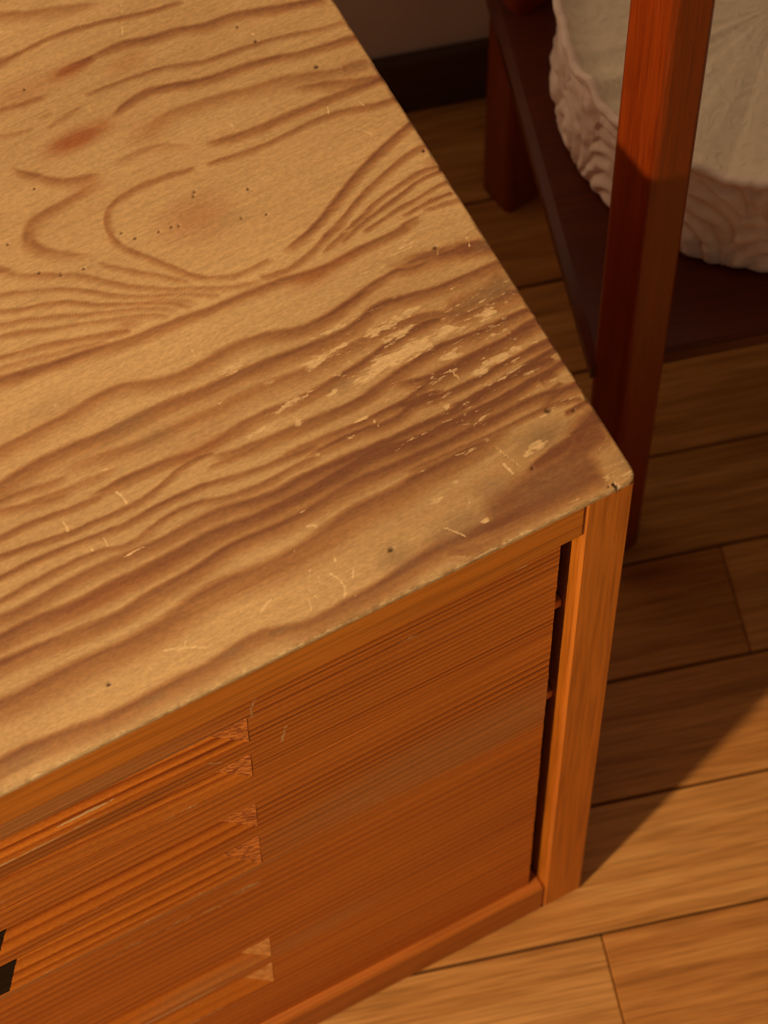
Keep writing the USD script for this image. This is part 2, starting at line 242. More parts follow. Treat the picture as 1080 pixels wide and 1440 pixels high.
# tile, width (tile units), darkness, points ; several tiles may follow one another in one ring
RINGS = [
    (90, .6, 'K', [200,870, 330,815, 450,765, 560,725, 680,690]),
    (60, .42, 'A', [0,80, 150,75, 350,45, 560,10]),
    (15, .6, 'A', [0,320, 60,285, 150,245, 220,200, 330,165, 450,130, 560,95, 660,85, 760,60, 860,30, 960,5]),
    (40, .45, 'A', [-30,320, 60,285, 140,250]),
    (36, .58, 'A', [440,305, 540,250, 600,220, 700,205, 800,190, 900,150, 980,145], 'B', [0,165, 90,110, 200,65, 280,65, 380,45, 450,25, 560,15, 640,0]),
    (30, .85, 'A', [250,390, 340,355, 440,305, 520,262]),
    (15, .5, 'A', [0,560, 100,530, 200,500, 260,470]),
    (18, .55, 'A', [390,490, 480,460, 560,430, 700,380, 800,350, 900,335, 1000,315], 'B', [0,320, 100,285, 200,245, 290,225, 380,195, 450,180, 560,165, 640,140, 740,105]),
    (15, .45, 'A', [200,670, 250,640, 300,600, 400,545, 450,530]),
    (14, .35, 'A', [160,620, 230,580, 300,550]),
    (36, .6, 'A', [540,615, 600,560, 650,510, 720,470, 800,445, 900,430, 1000,425], 'B', [0,415, 100,385, 200,345, 300,310, 400,290, 500,275, 600,250, 700,215, 800,190, 840,175]),
    (64, .8, 'A', [200,765, 260,745, 360,710, 440,680, 520,640, 570,600]),
    (70, .42, 'A', [700,700, 720,670, 780,620, 850,580, 950,550, 1030,535], 'B', [0,520, 150,490, 280,460, 420,410, 560,390, 700,370, 850,320]),
    (50, .5, 'B', [420,470, 600,440, 760,420, 900,400, 960,385]),
    (12, .35, 'A', [0,690, 80,680, 140,660, 200,630]),
    (34, .5, 'C', [30,-10, 50,40, 130,50, 200,80, 270,100, 340,100, 400,80, 480,60, 540,50]),
    (40, .3, 'A', [540,860, 640,800, 760,750, 900,740, 1000,740]),
    (34, .55, 'B', [0,745, 100,710, 200,690, 280,660, 400,610, 470,580, 560,540, 640,510, 760,460, 860,420, 960,385]),
    (24, .55, 'B', [0,840, 100,810, 200,785, 300,745, 400,705, 500,650, 600,605, 700,575, 800,550, 920,530, 1030,490]),
    (22, .5, 'B', [0,840, -50,852], 'C', [980,20, 880,50, 800,70, 720,110, 640,150, 570,190, 530,240, 525,290, 540,340, 560,390, 600,420, 680,450, 760,480, 830,505, 880,540, 960,565, 1000,572], 'D', [0,580, 100,580, 180,575, 260,540, 320,500, 400,470]),
    (34, .66, 'D', [400,470, 470,420, 540,375, 590,310, 640,260, 680,200, 740,130, 790,60, 850,0], 'E', [230,330, 330,240, 390,190, 440,150]),
    (44, .5, 'C', [500,95, 460,120, 400,160, 300,220, 220,260, 150,300, 120,350, 130,400, 180,450, 240,465, 340,460, 440,465, 500,470]),
    (16, .42, 'C', [460,490, 500,505, 560,525, 640,540, 720,555, 800,570, 900,590, 1000,600]),
    (18, .45, 'C', [0,545, 100,575, 180,575, 260,560, 320,565, 420,560, 500,590, 560,605, 660,625, 760,630, 860,635, 960,640, 1080,630], 'D', [60,640, 150,628, 260,610, 350,585]),
    (44, .5, 'C', [-30,530, 60,560, 130,575, 200,570]),
    (40, .4, 'C', [-20,270, 20,240, 50,215]),
    (12, .45, 'C', [0,670, 100,660, 200,640, 300,635, 380,630, 450,645, 520,660, 620,670, 760,670, 900,660, 1080,672], 'D', [60,668, 140,658]),
    (12, .5, 'C', [0,750, 100,740, 200,725, 260,705, 340,690, 390,705, 480,715, 600,710, 720,705, 850,705, 920,720, 1010,725]),
    (12, .45, 'C', [0,815, 80,805, 160,785, 260,775, 340,770, 430,760, 540,752, 660,738, 760,730, 860,740, 930,750]),
    (12, .45, 'C', [0,880, 100,855, 200,845, 300,830, 400,810, 500,795, 600,785, 700,768, 800,765, 890,775]),
    (26, .4, 'C', [540,825, 640,810, 760,795]),
    (14, .4, 'C', [700,690, 800,690, 900,695, 1030,700]),
    (12, .42, 'G', [0,50, 100,20, 200,10, 300,0]),
    (18, .58, 'G', [0,155, 80,140, 160,110, 250,85, 330,75, 420,55, 500,45, 600,20, 700,10]),
    (12, .42, 'G', [0,215, 60,190, 150,165, 250,140, 350,110, 450,90, 560,60]),
    (36, .64, 'G', [0,275, 100,250, 200,215, 280,190, 350,170, 450,135, 550,110, 650,75, 760,30], 'C', [860,820, 960,775, 1040,745], 'D', [0,770, 100,725, 200,680, 300,640, 400,600, 500,570, 620,545, 700,500, 780,450, 880,410, 980,360, 1080,310], 'E', [350,700, 430,655, 520,605]),
    (40, .45, 'D', [420,610, 520,590, 620,570, 690,545]),
    (26, .66, 'D', [270,590, 400,560, 480,520, 560,460, 620,390, 680,330, 740,290, 760,230, 810,170, 870,110, 940,50, 1000,0], 'E', [380,330, 440,290, 510,268]),
    (17, .66, 'D', [600,470, 680,400, 740,345, 800,290, 850,240, 910,180, 970,130, 1060,75], 'E', [400,440, 470,400, 530,370, 590,378]),
    (11, .7, 'D', [690,420, 750,370, 830,300, 900,240, 960,200, 1020,160, 1060,130], 'E', [380,510, 430,460, 500,420, 600,395]),
    (10, .68, 'D', [800,370, 860,330, 930,280, 1000,230, 1060,190], 'E', [390,580, 470,530, 540,480, 630,452]),
    (9, .62, 'E', [350,650, 430,600, 500,560, 560,530, 650,505]),
    (10, .62, 'E', [450,610, 540,585, 600,560, 690,535]),
    (75, .62, 'E', [320,880, 400,840, 460,830, 560,820, 640,790, 760,780, 860,790]),
    (58, .66, 'D', [960,560, 1000,530, 1050,510], 'F', [130,130, 220,120, 330,100, 460,70, 560,60]),
    (30, .62, 'D', [560,820, 640,790, 720,740, 780,690, 850,640, 920,590, 1000,540, 1040,515], 'F', [60,205, 150,175, 280,120]),
    (44, .56, 'G', [0,640, 100,590, 200,540, 260,495, 380,450, 450,390, 560,330, 640,305, 760,300, 860,275, 960,240], 'H', [0,430, 80,380, 150,330, 250,290, 350,265, 430,250, 540,235, 600,195, 680,155, 760,90, 830,40, 900,0]),
    (48, .6, 'G', [0,820, 100,760, 200,700, 300,650, 400,605, 500,580, 600,530, 700,480, 800,430, 900,390], 'H', [0,560, 100,520, 180,470, 260,440, 350,405, 440,360, 560,330, 660,280, 760,240, 830,180, 880,120, 960,90, 1080,65], 'F', [200,300, 300,265, 400,230, 500,190, 600,150]),
    (50, .5, 'F', [380,300, 500,300, 620,290, 700,310]),
    (60, .42, 'G', [250,770, 350,720, 500,670, 640,640, 760,590, 860,540], 'H', [0,690, 100,650, 200,590, 300,545, 400,500, 500,465, 600,430, 680,380, 760,330, 850,270, 940,230, 1080,180], 'F', [240,400, 340,425, 420,420, 520,370, 620,330, 690,300]),
    (24, .5, 'G', [0,885, 100,840, 250,800, 380,740]),
    (22, .52, 'G', [100,895, 250,860, 400,800, 520,750, 640,700]),
    (30, .62, 'G', [420,875, 560,820, 700,750, 800,710, 900,670], 'H', [0,850, 80,800, 200,730, 300,670, 400,630, 500,590, 580,550, 660,500, 760,440, 860,380, 920,330, 1000,280, 1060,255], 'F', [180,460, 280,430, 340,420]),
    (34, .6, 'H', [0,895, 120,870, 220,840, 330,800, 420,760, 520,720, 620,670, 740,630, 820,590, 900,530, 1000,460, 1060,425], 'F', [200,620, 300,560, 400,530, 500,490, 600,440, 740,375]),
    (24, .6, 'H', [380,890, 470,840, 560,810, 650,770, 750,720, 860,690, 950,630, 1060,600], 'F', [170,790, 280,720]),
    (64, .68, 'F', [0,770, 80,740, 170,770, 280,720, 340,680, 420,640, 520,590, 640,530, 720,470, 800,440]),
    (30, .64, 'H', [500,890, 600,850, 700,800, 800,750, 880,730, 980,690, 1060,650], 'F', [160,830, 260,800, 340,780]),
    (30, .62, 'F', [0,890, 100,860, 200,850, 300,820, 400,770, 500,720, 560,680, 650,630, 750,580, 860,535]),
    (30, .64, 'F', [300,885, 400,860, 480,820, 540,780, 620,730, 700,680, 800,620, 880,575]),
    (34, .64, 'F', [460,890, 540,860, 640,800, 700,760, 800,720, 900,650, 940,625]),
    (12, .6, 'F', [640,890, 740,830, 830,790, 910,745]),
    (22, .7, 'F', [760,890, 850,830, 940,770, 1000,735]),
    (22, .65, 'F', [900,910, 960,880, 1050,825]),
    (26, .5, 'I', [0,110, 100,85, 200,70, 300,30, 400,5]),
    (16, .6, 'I', [0,240, 60,210, 120,170, 200,145, 260,125, 350,100, 450,55, 560,10]),
    (16, .64, 'I', [0,330, 60,315, 110,290, 180,275, 260,240, 340,225, 400,195, 480,155, 560,125, 640,90, 720,40, 780,10], 'H', [-60,905, 0,880, 120,845]),
    (18, .64, 'I', [0,440, 60,410, 140,375, 220,330, 300,300, 400,265, 480,230, 560,205, 660,160, 740,110, 820,60, 900,30, 960,10], 'J', [0,235, 60,210, 150,210, 220,170, 320,140, 420,90, 520,50, 640,10]),
    (14, .55, 'J', [0,160, 80,130, 180,80, 260,50, 380,10]),
    (22, .64, 'I', [0,560, 60,530, 120,490, 180,460, 260,420, 330,380, 420,345, 500,310, 600,290, 680,280, 740,210, 800,165, 870,120, 950,80], 'J', [0,310, 100,310, 200,270, 320,230, 400,180, 470,130, 560,100, 650,60]),
    (40, .64, 'I', [0,650, 100,620, 180,570, 260,530, 300,490, 360,475, 440,430, 500,400, 600,360, 700,310, 800,275, 880,230, 960,180], 'J', [0,410, 80,370, 180,340, 260,320, 380,290, 460,240, 540,190, 640,150, 740,100, 850,50, 960,10], 'K', [60,338, 100,320, 200,280, 300,230, 400,160, 480,110, 600,60, 700,20]),
    (55, .72, 'I', [0,770, 80,730, 160,680, 260,650, 360,610, 460,570, 560,500, 660,460, 760,410, 860,350, 960,300], 'J', [0,510, 100,470, 200,430, 300,400, 400,350, 500,300, 580,250, 680,200, 780,140, 880,80, 980,45], 'K', [100,390, 200,330, 320,280, 420,220, 500,180, 600,120, 690,75]),
    (45, .68, 'I', [0,890, 100,850, 200,800, 300,770, 400,720, 500,680, 600,640, 680,600, 740,545, 840,500, 960,440], 'J', [0,660, 60,610, 150,550, 230,510, 340,470, 440,430, 520,380, 620,320, 740,250, 860,190, 980,140], 'K', [100,450, 200,400, 300,350, 400,300, 480,260, 560,210, 650,180, 760,150, 825,128]),
    (20, .6, 'K', [0,530, 150,470, 300,400, 420,350, 520,300, 600,260, 700,210, 830,190]),
    (84, .62, 'L', [-20,430, 100,390, 180,350, 260,300, 360,250, 480,190, 600,145, 700,95, 800,35], 'J', [20,810, 100,755, 200,725, 300,685, 420,640, 500,590, 600,530, 700,460, 780,390, 880,340, 980,300, 1060,260], 'K', [80,560, 220,500, 330,430, 430,380, 540,320]),
    (56, .58, 'L', [0,720, 100,660, 200,615, 300,590, 400,535, 500,505, 600,465, 700,405, 800,350, 900,295, 980,262], 'M', [0,760, 100,700, 200,630, 300,570, 400,535, 500,540, 600,500, 700,450, 760,395, 850,365, 920,325, 1000,265, 1080,205], 'K', [260,830, 360,790, 460,740, 560,710, 660,680]),
    (110, .8, 'K', [520,570, 600,510, 700,440, 780,380, 850,330, 900,260]),
    (110, .7, 'K', [420,660, 500,610, 600,580, 720,560, 800,570]),
]
# red patches: tile, x, y, half length, half width, strength
RED = [('A', 380,705, 150, 50, .9), ('A', 510,640, 70, 45, .5), ('A', 330,365, 120, 40, .6), ('A', 100,480, 200, 70, .3), ('A', 640,320, 110, 40, .35), ('A', 760,660, 110, 60, .35), ('C', 450,110, 80, 50, .4),
       ('C', 980,270, 180, 90, .45), ('D', 20,290, 120, 90, .35), ('D', 590,575, 130, 45, .45), ('D', 740,480, 80, 30, .35), ('E', 540,345, 50, 20, .4), ('I', 560,520, 300, 40, .25), ('G', 1000,600, 150, 40, .3), ('C', 640,815, 90, 20, .25)]
WEAR = [('F', 480, 430, 520, 330, .42), ('H', 750, 420, 420, 300, .36), ('K', 250, 200, 320, 230, .38), ('E', 480, 640, 170, 180, .32), ('J', 600, 120, 400, 150, .25), ('K', 300, 640, 230, 150, .26), ('F', 300,500, 100, 32, .95), ('F', 130,590, 150, 42, 1.), ('F', 525,408, 70, 26, .95), ('F', 330,610, 90, 26, .8), ('F', 470,690, 40, 18, 1.), ('F', 590,620, 110, 24, .95), ('F', 650,580, 30, 15, .8), ('F', 740,700, 70, 18, .7), ('F', 660,640, 60, 14, .6), ('F', 100,405, 120, 20, .8),
        ('F', 70,510, 100, 28, .9), ('F', 770,410, 30, 25, .6), ('F', 130,770, 70, 20, .6), ('F', 230,730, 60, 18, .6), ('F', 310,790, 30, 14, .5), ('F', 300,230, 140, 22, .5), ('F', 60,310, 70, 20, .6), ('F', 90,60, 150, 60, .55), ('F', 240,50, 40, 30, .5), ('F', 540,510, 80, 20, .5), ('F', 620,470, 50, 14, .6),
        ('F', 320,880, 15, 20, .8), ('F', 820,745, 60, 14, .5), ('F', 740,810, 70, 14, .5), ('F', 880,860, 80, 20, .45), ('F', 860,610, 60, 12, .5), ('F', 760,545, 70, 18, .5), ('F', 30,840, 40, 14, .5),
        ('H', 190,410, 110, 30, .75), ('H', 600,390, 110, 28, .85), ('H', 330,510, 70, 20, .55), ('H', 680,225, 170, 26, .65), ('H', 930,215, 170, 26, .8), ('H', 960,385, 150, 40, 1.), ('H', 850,470, 70, 30, .9), ('H', 460,600, 130, 22, .8), ('H', 500,690, 40, 28, .8), ('H', 330,730, 110, 26, .7), ('H', 670,545, 40, 16, .9),
        ('H', 820,680, 40, 14, .8), ('H', 760,770, 90, 12, .6), ('H', 950,590, 50, 12, .5), ('H', 700,320, 120, 20, .7), ('H', 760,590, 60, 16, .7), ('H', 600,855, 30, 12, .6), ('H', 110,600, 60, 20, .4), ('H', 180,700, 80, 16, .4), ('H', 1000,840, 90, 10, .4), ('H', 1060,520, 60, 10, .6), ('H', 400,310, 70, 14, .5),
        ('H', 300,210, 160, 40, .45), ('H', 500,170, 120, 40, .4), ('D', 870,530, 170, 60, .45), ('D', 330,820, 170, 30, .4), ('D', 1000,430, 80, 30, .5), ('D', 830,750, 150, 26, .5), ('D', 1000,660, 110, 16, .45), ('E', 560,690, 120, 45, .4), ('E', 400,780, 100, 40, .45), ('E', 120,690, 120, 20, .35), ('E', 330,600, 130, 16, .3), ('E', 460,440, 100, 16, .3), ('E', 330,310, 60, 24, .3),
        ('K', 620,398, 42, 18, 1.), ('K', 580,440, 34, 14, .9), ('K', 170,650, 45, 18, .8), ('K', 390,735, 22, 13, .9), ('K', 265,560, 40, 10, .6), ('K', 660,265, 45, 14, .6), ('K', 560,240, 40, 20, .5), ('K', 360,295, 30, 10, .7), ('K', 220,235, 10, 22, .7), ('K', 300,265, 20, 10, .7), ('K', 960,545, 60, 26, .6), ('K', 900,500, 40, 12, .5), ('K', 1000,400, 60, 22, .55),
        ('K', 300,430, 150, 10, .6), ('K', 90,520, 120, 10, .5), ('K', 470,330, 100, 9, .5), ('K', 180,100, 140, 20, .6), ('K', 370,70, 50, 20, .9), ('K', 480,95, 110, 18, .7), ('K', 590,90, 70, 12, .5), ('K', 690,110, 60, 12, .5), ('K', 760,190, 90, 16, .45), ('K', 250,130, 30, 16, .6), ('K', 100,330, 120, 10, .4), ('K', 60,380, 120, 10, .45), ('K', 410,540, 90, 20, .4), ('K', 320,640, 50, 30, .4), ('K', 60,800, 70, 40, .3), ('K', 800,640, 160, 8, .5),
        ('I', 680,310, 60, 8, .9), ('I', 270,600, 70, 12, .4), ('L', 930,115, 110, 5, .7), ('J', 520,355, 30, 10, .6), ('J', 590,60, 40, 14, .5), ('J', 340,90, 90, 14, .4), ('J', 240,310, 70, 10, .4), ('J', 850,170, 60, 8, .4), ('G', 430,215, 60, 14, .5), ('G', 280,395, 20, 8, .6), ('G', 540,720, 26, 7, .8), ('B', 1000,450, 60, 30, .25), ('B', 60,220, 60, 20, .35), ('A', 220,700, 60, 14, .4), ('A', 860,660, 40, 12, .3), ('B', 280,560, 30, 60, .25)]
GREY = [('K', 640,360, 110, 50, .7), ('K', 270,760, 150, 50, .6), ('K', 430,590, 90, 40, .45), ('F', 580,270, 120, 45, .7), ('F', 560,30, 100, 30, .5), ('J', 1010,590, 90, 60, .5), ('G', 250,400, 130, 50, .25), ('G', 640,500, 120, 40, .35), ('G', 780,560, 100, 40, .4), ('F', 480,330, 140, 30, .5), ('H', 720,510, 60, 25, .45),
        ('K', 700,560, 160, 60, .25), ('L', 100,690, 120, 25, .35), ('L', 780,370, 70, 20, .45), ('M', 420,520, 60, 18, .4), ('M', 160,640, 60, 18, .35), ('B', 480,180, 60, 14, .3), ('K', 1020,480, 40, 40, .4), ('B', 800,330, 120, 30, .3), ('D', 180,270, 90, 40, .2)]
FILM = [('K', .78, [400,640, 540,530, 640,470, 720,420, 740,330, 860,210, 930,300, 960,380, 880,450, 940,570, 760,670, 560,770, 440,820, 390,720]), ('K', .66, [90,870, 200,800, 330,830, 480,770, 560,770, 350,900]),
        ('F', .62, [330,300, 480,255, 560,150, 620,170, 720,330, 600,350, 480,395, 380,430, 290,420]), ('E', .6, [330,870, 420,830, 560,790, 640,760, 780,740, 860,830, 700,840, 560,890, 400,920])]
SCRATCH = [('G', 4, 1., [590,835, 615,855, 640,890]), ('I', 5, .9, [318,160, 335,180, 343,205]), ('L', 5, .9, [830,125, 920,112, 1040,110]), ('L', 4, .7, [940,60, 935,100]), ('J', 5, 1., [545,432, 570,427, 592,432]), ('J', 5, .9, [665,675, 700,695, 730,730, 735,790]), ('J', 4, .6, [545,740, 575,775, 600,800]), ('J', 4, .6, [552,800, 570,860]),
           ('J', 5, .9, [362,802, 340,830, 310,868]), ('J', 5, .7, [780,650, 778,690]), ('J', 4, .5, [800,745, 790,790]), ('J', 6, .6, [560,655, 560,680]), ('J', 6, .6, [688,595, 690,610]), ('J', 3, .5, [770,590, 785,605]), ('J', 6, .5, [605,690, 608,710]), ('B', 5, .7, [650,540, 655,575]), ('B', 4, .7, [780,655, 830,660, 890,700]), ('B', 3, .5, [285,565, 305,622]),
           ('B', 4, .6, [340,685, 345,710]), ('B', 5, .6, [810,515, 835,535]), ('A', 8, .5, [610,10, 615,60]), ('A', 8, .5, [615,110, 620,180]), ('K', 2.5, .8, [230,65, 270,100]), ('K', 2.5, .6, [430,405, 500,460, 545,495]), ('K', 4, .7, [205,770, 250,785, 300,808]), ('K', 5, .9, [470,485, 495,510, 512,526]), ('K', 3, .5, [300,620, 320,650, 300,680]),
           ('K', 4, .6, [340,310, 365,285, 385,270]), ('K', 4, .6, [225,220, 215,245]), ('G', 6, .5, [948,50, 965,100, 985,150]), ('E', 4, .5, [190,420, 200,440]), ('D', 3, .5, [220,10, 300,60, 330,80]), ('F', 3, .6, [270,100, 290,60, 320,45]), ('E', 4, .6, [690,720, 710,740, 720,780]), ('I', 4, .6, [455,280, 470,305]), ('I', 4, .6, [525,240, 545,280]), ('I', 4, .5, [850,210, 875,222]),
           ('L', 4, .5, [740,190, 775,240]), ('L', 4, .4, [940,205, 950,225]), ('J', 3, .5, [490,545, 480,560]), ('H', 4, .6, [885,690, 910,720]), ('B', 6, .8, [270,172, 278,176]), ('B', 6, .9, [160,630, 168,638]), ('C', 4, .4, [755,120, 790,150]), ('K', 3, .5, [900,420, 960,350, 990,380]), ('A', 4, .6, [445,552, 452,556]), ('A', 5, .6, [0,165, 15,158])]
PITS = [('B', 595,336, 12), ('B', 288,208, 7), ('B', 195,135, 5), ('L', 552,296, 10), ('J', 972,550, 14), ('K', 672,246, 12), ('K', 785,245, 5), ('C', 985,142, 5), ('C', 980,165, 5), ('C', 685,378, 6), ('C', 615,350, 4), ('C', 805,345, 4), ('C', 868,320, 4), ('C', 905,315, 4), ('C', 200,553, 5), ('C', 425,532, 5), ('C', 310,563, 4), ('C', 175,126, 4), ('C', 40,408, 4), ('D', 248,128, 5), ('D', 215,275, 4), ('D', 342,256, 4),
        ('F', 260,65, 10), ('F', 825,890, 10), ('A', 125,452, 5), ('E', 490,295, 7), ('E', 580,385, 8), ('K', 600,503, 4), ('K', 940,585, 3)]


def spline(p, step):
    p = np.asarray(p, float)
    from scipy.interpolate import PchipInterpolator
    t = np.r_[0, np.cumsum(np.maximum(np.linalg.norm(np.diff(p, axis=0), axis=1), 1e-9))]
    n = max(int(t[-1] / step), 3)
    tt = np.linspace(0, t[-1], n)
    return np.stack([PchipInterpolator(t, p[:, k])(tt) for k in range(2)], 1)


PXM = 4080.0            # pixels per plan metre on the top


def top_fields(P):
    """late wood, wear, red, grey, pits at plan points P (n,2) of the top"""
    n = len(P)
    q3 = np.column_stack([P * S, np.zeros(n)])
    wob = (meshkit.fbm(q3 * [30, 150, 1] + 3, 3, 11) - .5) * 0.0013 + (meshkit.fbm(q3 * [160, 500, 1], 2, 5) - .5) * 0.0006
    Q = P + np.stack([wob * 0.15, wob], 1)
    late = np.zeros(n); wear = np.zeros(n); red = np.zeros(n); grey = np.zeros(n); pit = np.zeros(n)
    streak = meshkit.fbm(q3 * [16, 420, 1], 3, 21)
    for ring in RINGS:
        w0, dark = ring[0], ring[1]
        pts = np.vstack([px(ring[k], ring[k + 1]) for k in range(2, len(ring), 2)])
        out = pts[0, 0] < 6
        if out:
            pts = np.vstack([pts[0] - (pts[1] - pts[0]) / np.linalg.norm(pts[1] - pts[0]) * 45, pts])
        line = spline(on_plane(pts, H)[:, :2], 0.0012)
        if out:                 # beyond the photograph the ring runs on along the board
            xe = np.arange(line[0, 0] - 0.0012, -W - 0.01, -0.0012)[::-1]
            run = line[0, 0] - xe
            ye = line[0, 1] + 0.010 * np.sin(run * 17 + line[0, 1] * 9) * np.clip(run / 0.06, 0, 1) ** 2
            line = np.vstack([np.stack([xe, ye], 1), line])
        line = gaussian_filter1d(line, 4.0, axis=0, mode='nearest')
        w = w0 / 3.6 / PXM * (1.7 if 28 <= w0 < 90 else 1.35)
        lo, hi = line.min(0) - 2.2 * w, line.max(0) + 2.2 * w
        sel = np.nonzero(((Q > lo) & (Q < hi)).all(1))[0]
        if not len(sel): continue
        d, k = cKDTree(line).query(Q[sel], distance_upper_bound=2.2 * w)
        ok = np.isfinite(d); sel, d, k = sel[ok], d[ok], k[ok]
        w = w * np.interp(line[k][:, 0] + 0.45 * line[k][:, 1], [-0.075, -0.015], [1.0, 0.62])     # rings draw together towards the right end
        tan = np.gradient(line, axis=0); tan /= np.linalg.norm(tan, axis=1)[:, None] + 1e-12
        nrm = np.stack([-tan[:, 1], tan[:, 0]], 1)
        s = ((Q[sel] - line[k]) * nrm[k]).sum(1)
        s = np.where(nrm[k][:, 1] < 0, -s, s)          # > 0 towards the wall
        s = np.sign(s) * d
        ends = np.minimum(k, len(line) - 1 - k) * 0.0012
        taper = np.clip(ends / np.clip(4.5 * w, 0.008, 0.022), 0, 1) ** 0.6
        taper = np.where((line[k][:, 0] > -0.012), 1, taper)
        up = np.clip((0.5 * w * taper + 0.0007 - s) / (0.22 * w + 0.0006), 0, 1)      # crisp edge
        dn = np.clip((s + 0.75 * w * taper + 0.0014) / (1.05 * w + 0.001), 0, 1)      # soft edge
        val = dark * (1.18 if w0 >= 28 else 1.05) * np.minimum(up, dn) ** 0.8 * np.clip(taper * 1.6, 0, 1)
        val *= 0.72 + 0.55 * streak[sel]
        late[sel] = np.maximum(late[sel], val) + 0.18 * np.minimum(late[sel], val)
    base = 0.16 * (meshkit.fbm(q3 * [8, 110, 1], 3, 2) - .4) + 0.20 * (meshkit.fbm(q3 * [10, 330, 1], 3, 9) - .5)
    old = 0.17 * np.clip((P[:, 0] + 0.13) / 0.09, 0, 1) * np.clip((0.128 - P[:, 1]) / 0.03, 0.25, 1) * (0.5 + meshkit.fbm(q3 * [12, 60, 1], 3, 91))   # darker old varnish left at the right end
    late = np.clip(late + base + old, 0, 1)

    def blobs(arr, table, soft):
        for t, x, y, a, b, s in table:
            c = on_plane(px(t, [x, y]), H)[0, :2]
            sc = 1 / TILES[t][2] / PXM
            sel = np.nonzero((np.abs(Q - c) < 2.2 * a * sc + 0.004).all(1))[0]
            if not len(sel): continue
            dd = Q[sel] - c
            ang = 0.02
            u = dd[:, 0] * math.cos(ang) + dd[:, 1] * math.sin(ang); v = -dd[:, 0] * math.sin(ang) + dd[:, 1] * math.cos(ang)
            r = np.sqrt((u / (a * sc)) ** 2 + (v / (b * sc * 1.12)) ** 2)
            arr[sel] = np.maximum(arr[sel], s * (0.95 if soft == 0.95 else 1) * np.clip((1 + soft - r) / (2 * soft), 0, 1))
    blobs(wear, WEAR, 0.95); blobs(red, RED, 0.6); blobs(grey, GREY, 0.6)
    grey *= 0.5 + meshkit.fbm(q3 * [40, 90, 1], 3, 31)
    import shapely
    for t, s, nums in FILM:
        poly = on_plane(px(t, nums), H)[:, :2]
        sel = np.nonzero(((Q > poly.min(0) - .008) & (Q < poly.max(0) + .008)).all(1))[0]
        if not len(sel): continue
        wq = Q[sel] + 0.004 * np.stack([meshkit.fbm(q3[sel] * 45, 3, 51) - .5, 0.5 * (meshkit.fbm(q3[sel] * 60, 3, 52) - .5)], 1)
        ins = shapely.contains_xy(Polygon(poly).buffer(0), wq[:, 0], wq[:, 1])
        d, _ = cKDTree(spline(np.vstack([poly, poly[:1]]), 0.0008)).query(wq)
        val = s * np.clip(0.5 + np.where(ins, d, -d) / 0.0075, 0, 1) * (0.8 + 0.4 * streak[sel])
        late[sel] = np.maximum(late[sel], val)
    for t, w0, s, nums in SCRATCH:
        line = spline(on_plane(px(t, nums), H)[:, :2], 0.0004)
        w = w0 / TILES[t][2] / PXM
        sel = np.nonzero(((P > line.min(0) - 3 * w - .001) & (P < line.max(0) + 3 * w + .001)).all(1))[0]
        if not len(sel): continue
        d, _ = cKDTree(line).query(P[sel])
        wear[sel] = np.maximum(wear[sel], 1.25 * s * np.clip(1.35 - d / (w + 0.0002), 0, 1))
    for t, x, y, r0 in PITS:
        c = on_plane(px(t, [x, y]), H)[0, :2]; r = 0.6 * r0 / TILES[t][2] / PXM
        d = np.hypot(*((P - c) * [0.8, 1.1]).T)
        pit = np.maximum(pit, np.clip(1.5 - d / (r + 0.0002), 0, 1))
    # bare corner and rubbed front arris
    dfront = P[:, 1]; dright = -P[:, 0]
    edge = np.clip(1 - dfront / 0.0022, 0, 1) * 0.62
    corner = np.clip(1 - np.hypot(dfront, np.maximum(dright, 0) * 0.8) / 0.018, 0, 1) * 0.6
    right = np.clip(1 - dright / 0.0018, 0, 1) * 0.45
    wear = np.maximum.reduce([wear, edge, corner, right])
    return late, wear, red, grey, pit


# ------------------------------------------------------------------ chest of drawers
chest = thing('chest_of_drawers', label='low honey-coloured pine chest of drawers with a scratched worn top and carved grip grooves', category='chest of drawers')


def set_attr(o, name, a):
    UsdGeom.PrimvarsAPI(o).CreatePrimvar(name, Sdf.ValueTypeNames.Color3fArray, 'vertex').Set(Vt.Vec3fArray.FromNumpy(np.asarray(a, np.float32)))


